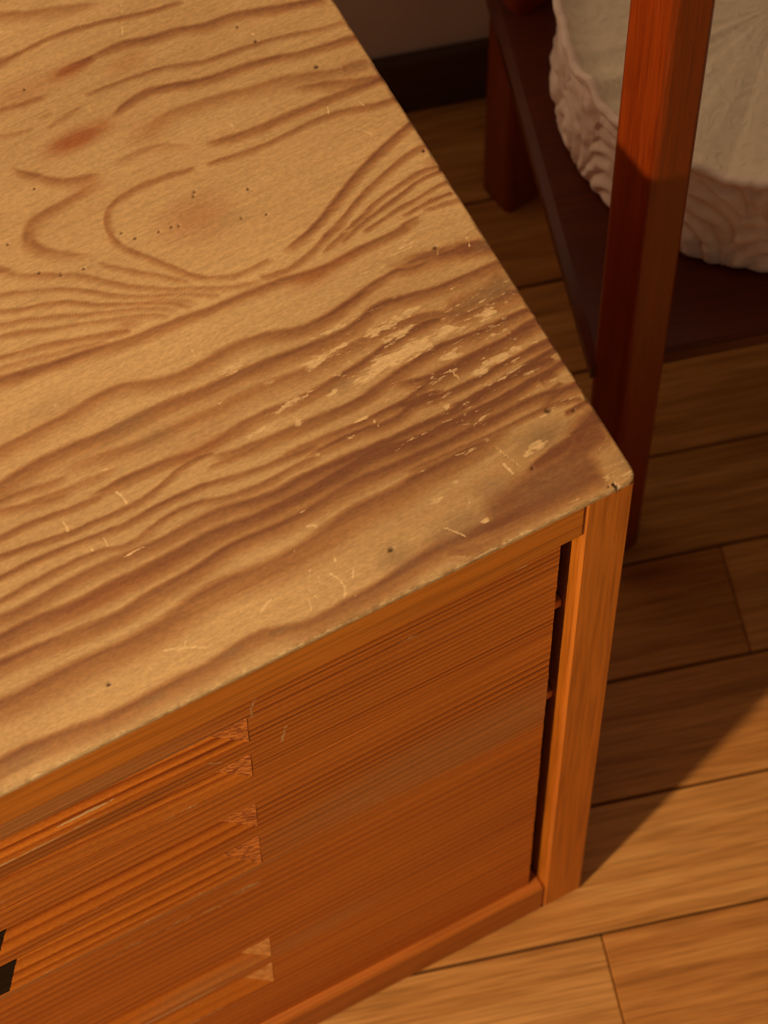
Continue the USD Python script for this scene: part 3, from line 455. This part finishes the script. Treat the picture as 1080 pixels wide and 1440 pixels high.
def build_top():
    RC, RE, TH = 0.0042, 0.0013, 0.0026      # corner radius in plan, edge radius, thickness
    h = 0.00052
    xs_in = np.r_[np.linspace(-W + RC, -0.262, 150)[:-1], np.arange(-0.262, -RC, h)]
    ys_in = np.arange(RC, Dp - RC, h)
    ring = np.r_[np.linspace(0, RC - RE, 8)[1:], RC - RE + np.linspace(0, RE * 1.57, 8)[1:], RC - RE + RE * 1.57 + np.array([(TH - RE) * .5, TH - RE])]
    ax = np.r_[-ring[::-1] - W + RC - 0.0 * ring, xs_in, np.r_[0.0, ring] - RC]
    ay = np.r_[RC - ring[::-1], ys_in, np.r_[0.0, ring] + Dp - RC]
    A, B = np.meshgrid(ax, ay, indexing='ij')
    ex = np.where(A > -RC, A + RC, np.where(A < -W + RC, A + W - RC, 0.0)); ey = np.where(B < RC, B - RC, np.where(B > Dp - RC, B - Dp + RC, 0.0))
    cx, cy = A - ex, B - ey
    rad = np.maximum(np.abs(ex), np.abs(ey)); dn = np.hypot(ex, ey) + 1e-12
    t = np.clip((rad - (RC - RE)) / RE, 0, math.pi / 2)
    rp = np.where(rad < RC - RE, rad, RC - RE + RE * np.sin(t))
    dz = np.where(rad < RC - RE, 0, RE * (1 - np.cos(t))) + np.maximum(rad - (RC - RE + RE * math.pi / 2), 0)
    X = cx + rp * ex / dn; Y = cy + rp * ey / dn
    P = np.stack([X.ravel(), Y.ravel()], 1)
    late, wear, red, grey, pit = top_fields(P)
    Z = H - dz.ravel()
    q3 = np.column_stack([P * S, Z * S])
    flat = dz.ravel() < 0.004
    relief = 0.00010 * late - 0.00006 * np.clip(wear, 0, 1) - 0.0007 * np.clip(pit, 0, 1) + 0.00025 * (meshkit.fbm(q3 * 14, 2, 3) - .5)
    chips = np.clip(meshkit.fbm(q3 * [170, 110, 60], 3, 77) - 0.52, 0, 1) * 0.0015
    near = np.clip((rad.ravel() - (RC - RE) + 0.0006) / 0.0012, 0, 1) * (dz.ravel() < 0.006)
    Z = Z + np.where(flat, relief, 0) - chips * near
    P = P - np.stack([np.sign(ex.ravel()) * chips * near * 0.45, np.sign(ey.ravel()) * chips * near * 0.45], 1)
    joint = 0.1238 - 0.07 * P[:, 0]
    Z -= 0.00012 * np.clip(1 - np.abs(P[:, 1] - joint) / 0.0007, 0, 1) * flat
    # crack beside the front corner
    ck = np.array([-0.0087, 0.0])
    dcr = np.abs(P[:, 0] - ck[0] - 0.0003 * np.sin(P[:, 1] * 2500))
    crack = np.clip(1.6 - dcr / 0.00035, 0, 1) * (P[:, 1] < 0.0022)
    Z -= 0.0012 * crack; pit = np.maximum(pit, crack)
    V = np.column_stack([P, Z]); F = grid_faces(len(ax), len(ay))
    fig = np.column_stack([late, wear, red]); mk = np.column_stack([grey, pit, 0 * pit])
    vn = meshkit.arrays((V, F), True)[2]
    cen = V[F].mean(1)
    side = cen[:, 1] > 0.1238 - 0.07 * cen[:, 0]
    for part in (~side, side):
        f = F[part]; keep, inv = np.unique(f, return_inverse=True)
        o = put('top_board', (V[keep], inv.reshape(-1, 3)), 'worn_pine', chest, smooth=False)
        o.CreateNormalsAttr(Vt.Vec3fArray.FromNumpy(vn[keep].astype(np.float32))); o.SetNormalsInterpolation('vertex')
        set_attr(o, 'figure', fig[keep]); set_attr(o, 'marks', mk[keep])


build_top()
ZT = H - 0.0027          # underside of the rolled edge: the frame stands just below the top's arris
ST = 0.0202              # stile width
FR = 0.0006              # the frame's face lies this far behind the top's edge
RAIL_B, BOT_T = 0.3924, 0.0272
put('stile', rbox(-ST, -FR, FR, 0.024, 0, ZT, 0.0012), 'stile_pine', chest, smooth=False)
put('stile', rbox(-W + FR, -W + ST, FR, 0.024, 0, ZT, 0.0012), 'stile_pine', chest, smooth=False)
put('top_rail', rbox(-W + ST + .0002, -ST - .0002, FR + .0001, 0.022, RAIL_B, ZT, 0.0006), 'frame_pine', chest, smooth=False)
put('bottom_rail', rbox(-W + ST + .0002, -ST - .0002, FR + .0001, 0.022, 0, BOT_T, 0.0010), 'dimmed_frame_pine', chest, smooth=False)
for a, b in ((-0.018, -0.002), (-W + 0.002, -W + 0.018)):
    put('side_panel', rbox(a, b, 0.0242, Dp - 0.004, 0, H - 0.0030, 0.0006), 'frame_pine', chest, smooth=False)
put('back_panel', rbox(-W + 0.0185, -0.0185, Dp - 0.012, Dp - 0.004, 0.004, H - 0.0030, 0.0004), 'inside_shade_wood', chest, smooth=False)

DY = 0.0052               # drawers sit this far back
DX0, DX1 = -W + 0.0262, -0.0262
zf = lambda u, v: float(on_front([(u, v)], DY)[0, 2])
zb12, zb23, zb3 = zf(790, 885), zf(775, 1012), zf(757, 1240)
DRAWERS = [(zb12 + 0.00005, RAIL_B + 0.0004), (zb23 + 0.0001, zb12 - 0.00005), (zb3, zb23 - 0.0001)]
GRIPS = [[(zf(350, 1043), zf(350, 1008)), (zf(352, 1093), zf(352, 1060))], [(zf(360, 1163), zf(357, 1130)), (zf(371, 1212), zf(370, 1172))], [(zf(385, 1342), zf(379, 1318)), (zf(388, 1378), zf(386, 1352))]]
FX, FL, FD = float(on_front([(362, 1160)], DY)[0, 0]), 0.0150, 0.0045
GX1 = -W - FX            # mirrored grip end
APX = 0.62               # the groove's deepest line lies near the middle


def drawer_fields(P, k):
    """P (n,2): x, z on the drawer's face"""
    q = np.column_stack([P[:, 0] * S, np.zeros(len(P)), P[:, 1] * S])
    bend = 0.010 * (meshkit.fbm(q * [2.2, 1, 5] + [k * 9, 0, 0], 2, 40 + k) - .5)
    zz = (P[:, 1] + bend + 0.012 * (P[:, 0] + 0.02) * (1, -1.2, .7)[k]) * S
    u = zz * (190, 140, 120)[k] + 1.1 * meshkit.fbm(np.column_stack([zz * 40, q[:, 0] * 1.2, 0 * zz + k]), 3, 60 + k)
    fr = u - np.floor(u)
    amp = meshkit.noise(np.column_stack([np.floor(u) * 0.91, 0 * u + k * 3.3, 0 * u]), 17)
    late = np.clip(fr, 0, 1) ** 1.6 * np.clip((1 - fr) / 0.15, 0, 1) * (0.45 + 0.9 * amp)
    late = 0.10 + (0.85, 0.75, 0.5)[k] * late * (0.55 + 0.9 * meshkit.fbm(q * [4, 1, 22] + 7, 2, 23 + k)) + 0.35 * (meshkit.fbm(q * [5, 1, 330], 3, 3 + k) - .5) + 0.35 * (meshkit.fbm(q * [3, 1, 26], 2, 13 + k) - .45)
    wear = np.zeros(len(P)); red = np.zeros(len(P)); grey = np.zeros(len(P)); pit = np.zeros(len(P))

    def blob(arr, uv, a, b, s, tilt=0.0):
        c = on_front([uv], DY)[0][[0, 2]]
        d = P - c
        x = d[:, 0] * math.cos(tilt) + d[:, 1] * math.sin(tilt); z = -d[:, 0] * math.sin(tilt) + d[:, 1] * math.cos(tilt)
        arr[:] = np.maximum(arr, s * np.clip(1.6 - np.hypot(x / a, z / b), 0, 1))
    for a, b in GRIPS[k]:       # the lower edge of each groove is rubbed bare by fingers
        inside = np.clip((FX - 0.004 - P[:, 0]) / 0.02, 0, 1) * np.clip((P[:, 0] - GX1) / 0.02, 0, 1)
        rub = np.clip(1.3 - np.abs(P[:, 1] - a) / 0.0009, 0, 1) * inside * np.clip(1.9 * meshkit.fbm(q * [14, 1, 40] + 3, 2, 33 + k) - 0.35, 0, 1)
        wear[:] = np.maximum(wear, 0.7 * rub)
    if k == 1:
        band = np.clip(1 - np.abs(P[:, 1] - (GRIPS[1][1][0] - 0.0028)) / 0.0032, 0, 1) * np.clip((-0.125 - P[:, 0]) / 0.02, 0, 1)
        grey[:] = np.maximum(grey, 0.8 * band)
    if k == 1:      # the dull rubbed band on the middle drawer
        blob(grey, (690, 1030), 0.045, 0.020, .55, .1); blob(grey, (560, 1090), 0.05, 0.018, .5, .1); blob(wear, (740, 1005), 0.03, 0.012, .30); blob(wear, (590, 1090), 0.05, 0.012, .28, .1)
        blob(wear, (540, 1115), 0.02, 0.010, .34)
    if k == 2:      # pale rays near its upper edge, a pale streak below
        for uv, a, b, s in (((345, 1250), .010, .0030, .56), ((305, 1275), .007, .0026, .5), ((250, 1297), .009, .0028, .48), ((185, 1330), .012, .004, .42), ((360, 1400), .02, .006, .3), ((245, 1420), .022, .0010, 1.0)):
            blob(wear, uv, a, b, s)
        blob(grey, (300, 1385), .03, .006, .5); blob(grey, (440, 1310), .03, .008, .45)
    if k == 0:
        blob(wear, (122, 1150), .012, .0006, .9); blob(pit, (70, 1192), .05, .006, .35); blob(pit, (120, 1130), .035, .005, .3); blob(pit, (60, 1235), .05, .005, .3); blob(wear, (295, 1040), .012, .0008, .6); blob(grey, (60, 1140), .05, .007, .75); blob(grey, (150, 1110), .04, .006, .7); blob(wear, (580, 895), .008, .0012, .5); blob(wear, (730, 800), .008, .0010, .5)
        for a, b in (((360, 978), (353, 995)), ((353, 995), (355, 1008)), ((590, 857), (581, 872)), ((402, 1022), (396, 1042)), ((292, 1074), (310, 1073))):
            A, B = on_front([a, b], DY)[:, [0, 2]]
            t = np.clip(((P - A) @ (B - A)) / ((B - A) @ (B - A)), 0, 1)
            d = np.linalg.norm(P - A - t[:, None] * (B - A), axis=1)
            wear[:] = np.maximum(wear, 0.7 * np.clip(1.5 - d / 0.0007, 0, 1))
    return np.clip(late, 0, 1), wear, red, grey, pit


for k, (z0, z1) in enumerate(DRAWERS):
    dr = numbered(chest + '/drawer'); UsdGeom.Xform.Define(stage, dr)
    TH = 0.0085
    g = GRIPS[k]
    cr = np.unique(np.round(np.r_[[v for ab in g for v in ab], [a + APX * (b - a) for a, b in g]], 6))
    zs = np.unique(np.round(np.r_[np.arange(z0 + 0.0012, z1 - 0.0012, 0.00055), cr], 6))
    keepz = np.ones(len(zs), bool)
    for c in cr:
        keepz &= ~((np.abs(zs - c) < 0.0003) & (np.abs(zs - c) > 1e-9))
    zs = zs[keepz]
    er = 0.00015
    arc = np.linspace(0, math.pi / 2, 5)
    za = np.r_[z0 + er - er * np.sin(arc[::-1]), zs, z1 - er + er * np.sin(arc)]
    ya = np.r_[er - er * np.cos(arc[::-1]), 0 * zs, er - er * np.cos(arc)]
    za = np.r_[z0, za, z1]; ya = np.r_[TH, ya, TH]
    xs = np.unique(np.round(np.r_[np.linspace(DX0, -0.262, 60), np.arange(-0.262, -0.232, 0.00035), np.arange(-0.232, DX1, 0.0011), FX, FX - FL, DX1], 6))
    X, ZZ = np.meshgrid(xs, za, indexing='ij'); Y = np.broadcast_to(ya, X.shape).copy()
    dep = np.zeros_like(X)
    dist = np.minimum(FX - X, X - GX1)                  # distance inside the grip from its ends
    soft = np.clip(dist - FL, 0, None)
    bottom = FD + 0.012 * soft
    for a, b in g:
        za_ = a + APX * (b - a)
        v = np.clip(np.minimum((ZZ - a) / (za_ - a), (b - ZZ) / (b - za_)), 0, 1)
        shape = np.minimum(v, 1.0)
        rounded = np.where(soft > 0, shape * (1 - 0.0 * soft), shape)
        dep = np.maximum(dep, np.where(dist > 0, np.minimum(dist / FL * FD, bottom * rounded), 0))
        dep = np.where((soft > 0.0795) & (ZZ > b - (b - a) * np.clip((soft - 0.0795) / 0.0135, 0, 1.0)) & (ZZ < b - 0.0006), TH + 0.001, dep)     # the slot for the fingers, cut right through
    P = np.column_stack([X.ravel(), ZZ.ravel()])
    late, wear, red, grey, pit = drawer_fields(P, k)
    ny = meshkit.fbm(np.column_stack([X.ravel() * 20, 0 * X.ravel(), ZZ.ravel() * 90]) * S, 2, k)
    Yf = DY + (Y + dep).ravel() + 0.00025 * (ny - .5) - 0.00010 * late
    wob = 0.00045 * (meshkit.fbm(np.column_stack([ZZ.ravel() * 120 * S, 0 * Yf + k, 0 * Yf]), 2, 8) - .5) * (X.ravel() > DX1 - 1e-5)
    V = np.column_stack([X.ravel() + wob, Yf, ZZ.ravel()])
    F = grid_faces(len(xs), len(za))
    F = F[(dep.ravel()[F] < TH).all(1)]                 # where the groove is deeper than the board it is cut through
    o = put('front_board', (V, F), 'drawer_pine', dr, smooth=False)
    vn = meshkit.arrays((V, F), 12)
    # faceted where edges are sharp: split with the smoothing angle and carry the figure over by position
    vv, ff, nn = vn
    tree = cKDTree(V); idx = tree.query(vv)[1]
    o.GetPointsAttr().Set(Vt.Vec3fArray.FromNumpy((vv * S).astype(np.float32))); o.GetFaceVertexCountsAttr().Set(Vt.IntArray.FromNumpy(np.full(len(ff), 3, np.int32))); o.GetFaceVertexIndicesAttr().Set(Vt.IntArray.FromNumpy(ff.astype(np.int32).ravel()))
    o.CreateNormalsAttr(Vt.Vec3fArray.FromNumpy(nn.astype(np.float32))); o.SetNormalsInterpolation('vertex')
    set_attr(o, 'figure', np.column_stack([late, wear, red])[idx]); set_attr(o, 'marks', np.column_stack([grey, pit, 0 * pit])[idx])
    put('front_end', rbox(DX1 - 0.0012, DX1 - 0.0002, DY + 0.0009, DY + TH, z0 + 0.0012, z1 - 0.0012, 0.0002), 'inside_shade_wood', dr, smooth=False)  # near-black strip, painted shade in the gap beside the drawer
    # the oblique end of each groove, end grain showing
    for a, b in g:
        for x0, sg in ((FX, 1), (GX1, -1)):
            y0 = DY - 0.00018
            tri = np.array([[x0, y0, a + .0004], [x0, y0, b - .0004], [x0 - sg * FL * .96, y0 + FD * .96, a + APX * (b - a)]])
            low = tri + [0, 0.0012, 0]
            put('groove_end', trimesh.convex.convex_hull(np.vstack([tri, low])), 'lit_end_grain' if k == 2 else 'end_grain_pine', dr, smooth=False)
    for a, b in g:          # dark strip added under the finger slot so it reads as shade
        put('slot_shade_strip', rbox(GX1 + FL + 0.0785, FX - FL - 0.0785, DY + 0.0006, DY + 0.0200, a - 0.0014, a - 0.0002, 0.0002), 'inside_shade_wood', dr, smooth=False)
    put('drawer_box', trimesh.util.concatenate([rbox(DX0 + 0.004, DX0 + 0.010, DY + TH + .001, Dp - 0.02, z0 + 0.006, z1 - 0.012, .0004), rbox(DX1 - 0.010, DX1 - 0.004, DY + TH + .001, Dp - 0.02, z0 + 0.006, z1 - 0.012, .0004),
        rbox(DX0 + 0.0102, DX1 - 0.0102, Dp - 0.026, Dp - 0.02, z0 + 0.006, z1 - 0.012, .0004), rbox(DX0 + 0.0102, DX1 - 0.0102, DY + TH + .001, Dp - 0.0262, z0 + 0.006, z0 + 0.010, .0004)]), 'inside_shade_wood', dr, smooth=False)
for z in (0.3180, 0.2312):       # runners, seen as pale stubs in the gap beside the drawers
    put('drawer_runner', rbox(-0.0262, -0.0204, DY + 0.004, 0.24, z - 0.0030, z + 0.0030, 0.0004), 'frame_pine', chest, smooth=False)

# ------------------------------------------------------------------ small table with a low shelf
table = thing('open_stand', label='dark red mahogany stand with square legs and a low shelf, its unseen top left open for the light', category='stand')
ZS = 0.175
LA = 0.0238
LS, LROT = 0.0246, math.radians(24)      # the legs are turned a little in their corners
TE0, TN0 = 0.0412, 0.1555
TE1, TN1 = 0.30 - TE0 - LA, 0.3500


def leg(e, n):
    c = 0.0050
    pts = []
    for z, k in ((0.0, 0.93), (0.62, 1.0)):
        for sx in (-1, 1):
            for sy in (-1, 1):
                h_ = LS / 2
                for t in np.linspace(0, math.pi / 2, 8):
                    x, y = sx * (h_ - c + c * math.cos(t)), sy * (h_ - c + c * math.sin(t))
                    pts.append([e + LA / 2 + k * (x * math.cos(LROT) - y * math.sin(LROT)), n + LA / 2 + k * (x * math.sin(LROT) + y * math.cos(LROT)), z])
    return en(trimesh.convex.convex_hull(np.array(pts)))


for e in (TE0, TE1):
    for n in (TN0, TN1):
        put('leg', leg(e, n), 'mahogany', table, smooth=35)
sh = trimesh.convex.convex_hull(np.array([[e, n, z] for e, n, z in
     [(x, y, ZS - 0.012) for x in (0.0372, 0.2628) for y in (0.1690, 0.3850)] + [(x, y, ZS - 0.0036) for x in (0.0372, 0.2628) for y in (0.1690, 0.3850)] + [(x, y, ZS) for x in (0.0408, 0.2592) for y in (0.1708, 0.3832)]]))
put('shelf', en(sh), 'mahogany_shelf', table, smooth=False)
for e0, e1, n0, n1 in ((TE0 + LA, TE1, TN0 + 0.006, TN0 + 0.016), (TE0 + LA, TE1, TN1 + 0.006, TN1 + 0.016), (TE0 + 0.006, TE0 + 0.016, TN0 + LA, TN1), (TE1 + 0.006, TE1 + 0.016, TN0 + LA, TN1)):
    put('added_frame_rail', en(rbox(e0, e1, n0, n1, 0.585, 0.615, 0.0008)), 'mahogany', table, smooth=False)  # unseen open frame, added where a table top would shade the vessel

# ------------------------------------------------------------------ round plaster-like vessel on the shelf
vessel = thing('round_vessel', label='cream plaster-like round vessel with a ragged lip and carved shell-like strokes, on the low shelf', category='bowl')
VC = np.array([0.2195, 0.2355]); VR0, VR1, VH = 0.0944, 0.0924, 0.0735
VT = np.array([-0.0008, 0.0004])          # it is hand-made: the rim sits a little off the base's centre
nt, nz = 720, 90
th = np.linspace(0, 2 * math.pi, nt, endpoint=False)
vr = np.random.default_rng(5)
cells = np.array([(i * 2 * math.pi / 17 + vr.uniform(-.12, .12), vr.uniform(-0.004, 0.026)) for i in range(17)])


def stroke(t, z):
    """overlapping palette strokes: rounded ridges running round the nearest centre"""
    wx = (meshkit.fbm(np.stack([np.cos(t) * 7, np.sin(t) * 7, z * 60], -1), 3, 12) - .5)
    dt = (t[..., None] - cells[:, 0] + math.pi) % (2 * math.pi) - math.pi
    d = np.hypot(dt * VR0 * 1.15, (z[..., None] - cells[:, 1]) * .8)
    j = (d + 0.004 * np.sin(np.arange(17) * 2.4)).argmin(-1)
    dd = np.take_along_axis(d, j[..., None], -1)[..., 0] + 0.009 * wx
    r = dd / 0.0092 + 0.3 * np.sin(j * 2.1)
    fr = r - np.floor(r)
    amp = 0.55 + 0.9 * meshkit.fbm(np.stack([np.cos(t) * 9, np.sin(t) * 9, z * 70], -1), 2, 15)
    return np.sin(np.clip(fr, 0, 1) ** 0.8 * math.pi) * amp, dd


T, Zr = np.meshgrid(th, np.linspace(0, 1, nz), indexing='ij')
lipz = VH + 0.0042 * (meshkit.fbm(np.stack([np.cos(th) * 5, np.sin(th) * 5, 0 * th], -1), 3, 4) - .5) * 2
lipr = 0.0035 * (meshkit.fbm(np.stack([np.cos(th) * 9, np.sin(th) * 9, 0 * th + 4], -1), 3, 9) - .35)
zz = Zr * lipz[:, None]
sv, _ = stroke(T, zz)
rr = VR0 + (VR1 - VR0) * Zr - 0.003 * np.sin(Zr * math.pi) + 0.0031 * sv * np.clip(Zr / 0.10, 0, 1) * np.clip((1 - Zr) / 0.10, 0.15, 1) - 0.0045 * np.exp(-((Zr - 0.86) / 0.06) ** 2) + (lipr[:, None] + 0.0026) * np.clip((Zr - 0.88) / 0.1, 0, 1) - 0.004 * np.clip(1 - Zr / 0.05, 0, 1) ** 2
rr += 0.0012 * (meshkit.fbm(np.stack([np.cos(T) * 14, np.sin(T) * 14, zz * 160], -1), 3, 2) - .5)


def lathe(r, z, t, close=False):
    v = np.stack([VC[0] + VT[0] * z / VH + r * np.cos(t), VC[1] + VT[1] * z / VH + r * np.sin(t), ZS + z], -1).reshape(-1, 3)
    a, b = r.shape
    i, j = np.meshgrid(np.arange(a), np.arange(b - 1), indexing='ij')
    q0 = (i * b + j).ravel(); q1 = (((i + 1) % a) * b + j).ravel()
    f = np.vstack([np.stack([q0, q1, q1 + 1], 1), np.stack([q0, q1 + 1, q0 + 1], 1)])
    return v, f


put('carved_wall', lathe(rr, zz + 0.0002, T), 'plaster_carved', vessel, smooth=True)
edge_r, edge_z = rr[:, -1], zz[:, -1]
a = np.linspace(0, math.pi, 9)
lr = edge_r[:, None] - 0.0021 * (1 - np.cos(a)); lz = edge_z[:, None] + 0.0019 * np.sin(a) + 0.0002
put('lip', lathe(lr, lz, np.broadcast_to(th[:, None], lr.shape)), 'plaster_carved', vessel, smooth=True)
s = np.linspace(0, 1, 60)
ri = lr[:, -1:] * (1 - s ** 1.0); dish = 0.0065 * np.clip(s / 0.10, 0, 1) ** 0.6
zi = lz[:, -1:] * (1 - s) + (VH - 0.001) * s - dish
TT = np.broadcast_to(th[:, None], ri.shape)
zi = zi + 0.0007 * (meshkit.fbm(np.stack([ri * np.cos(TT) * 60, ri * np.sin(TT) * 60, 0 * ri], -1), 3, 6) - .5) * (s > .1)
put('inner_surface', lathe(ri, zi + 0.0, TT), 'plaster_smooth', vessel, smooth=True)
put('foot', trimesh.creation.cylinder(radius=VR0 - 0.004, height=0.003, sections=90, transform=trimesh.transformations.translation_matrix([VC[0], VC[1], ZS + 0.0017])), 'plaster_carved', vessel, smooth=30)
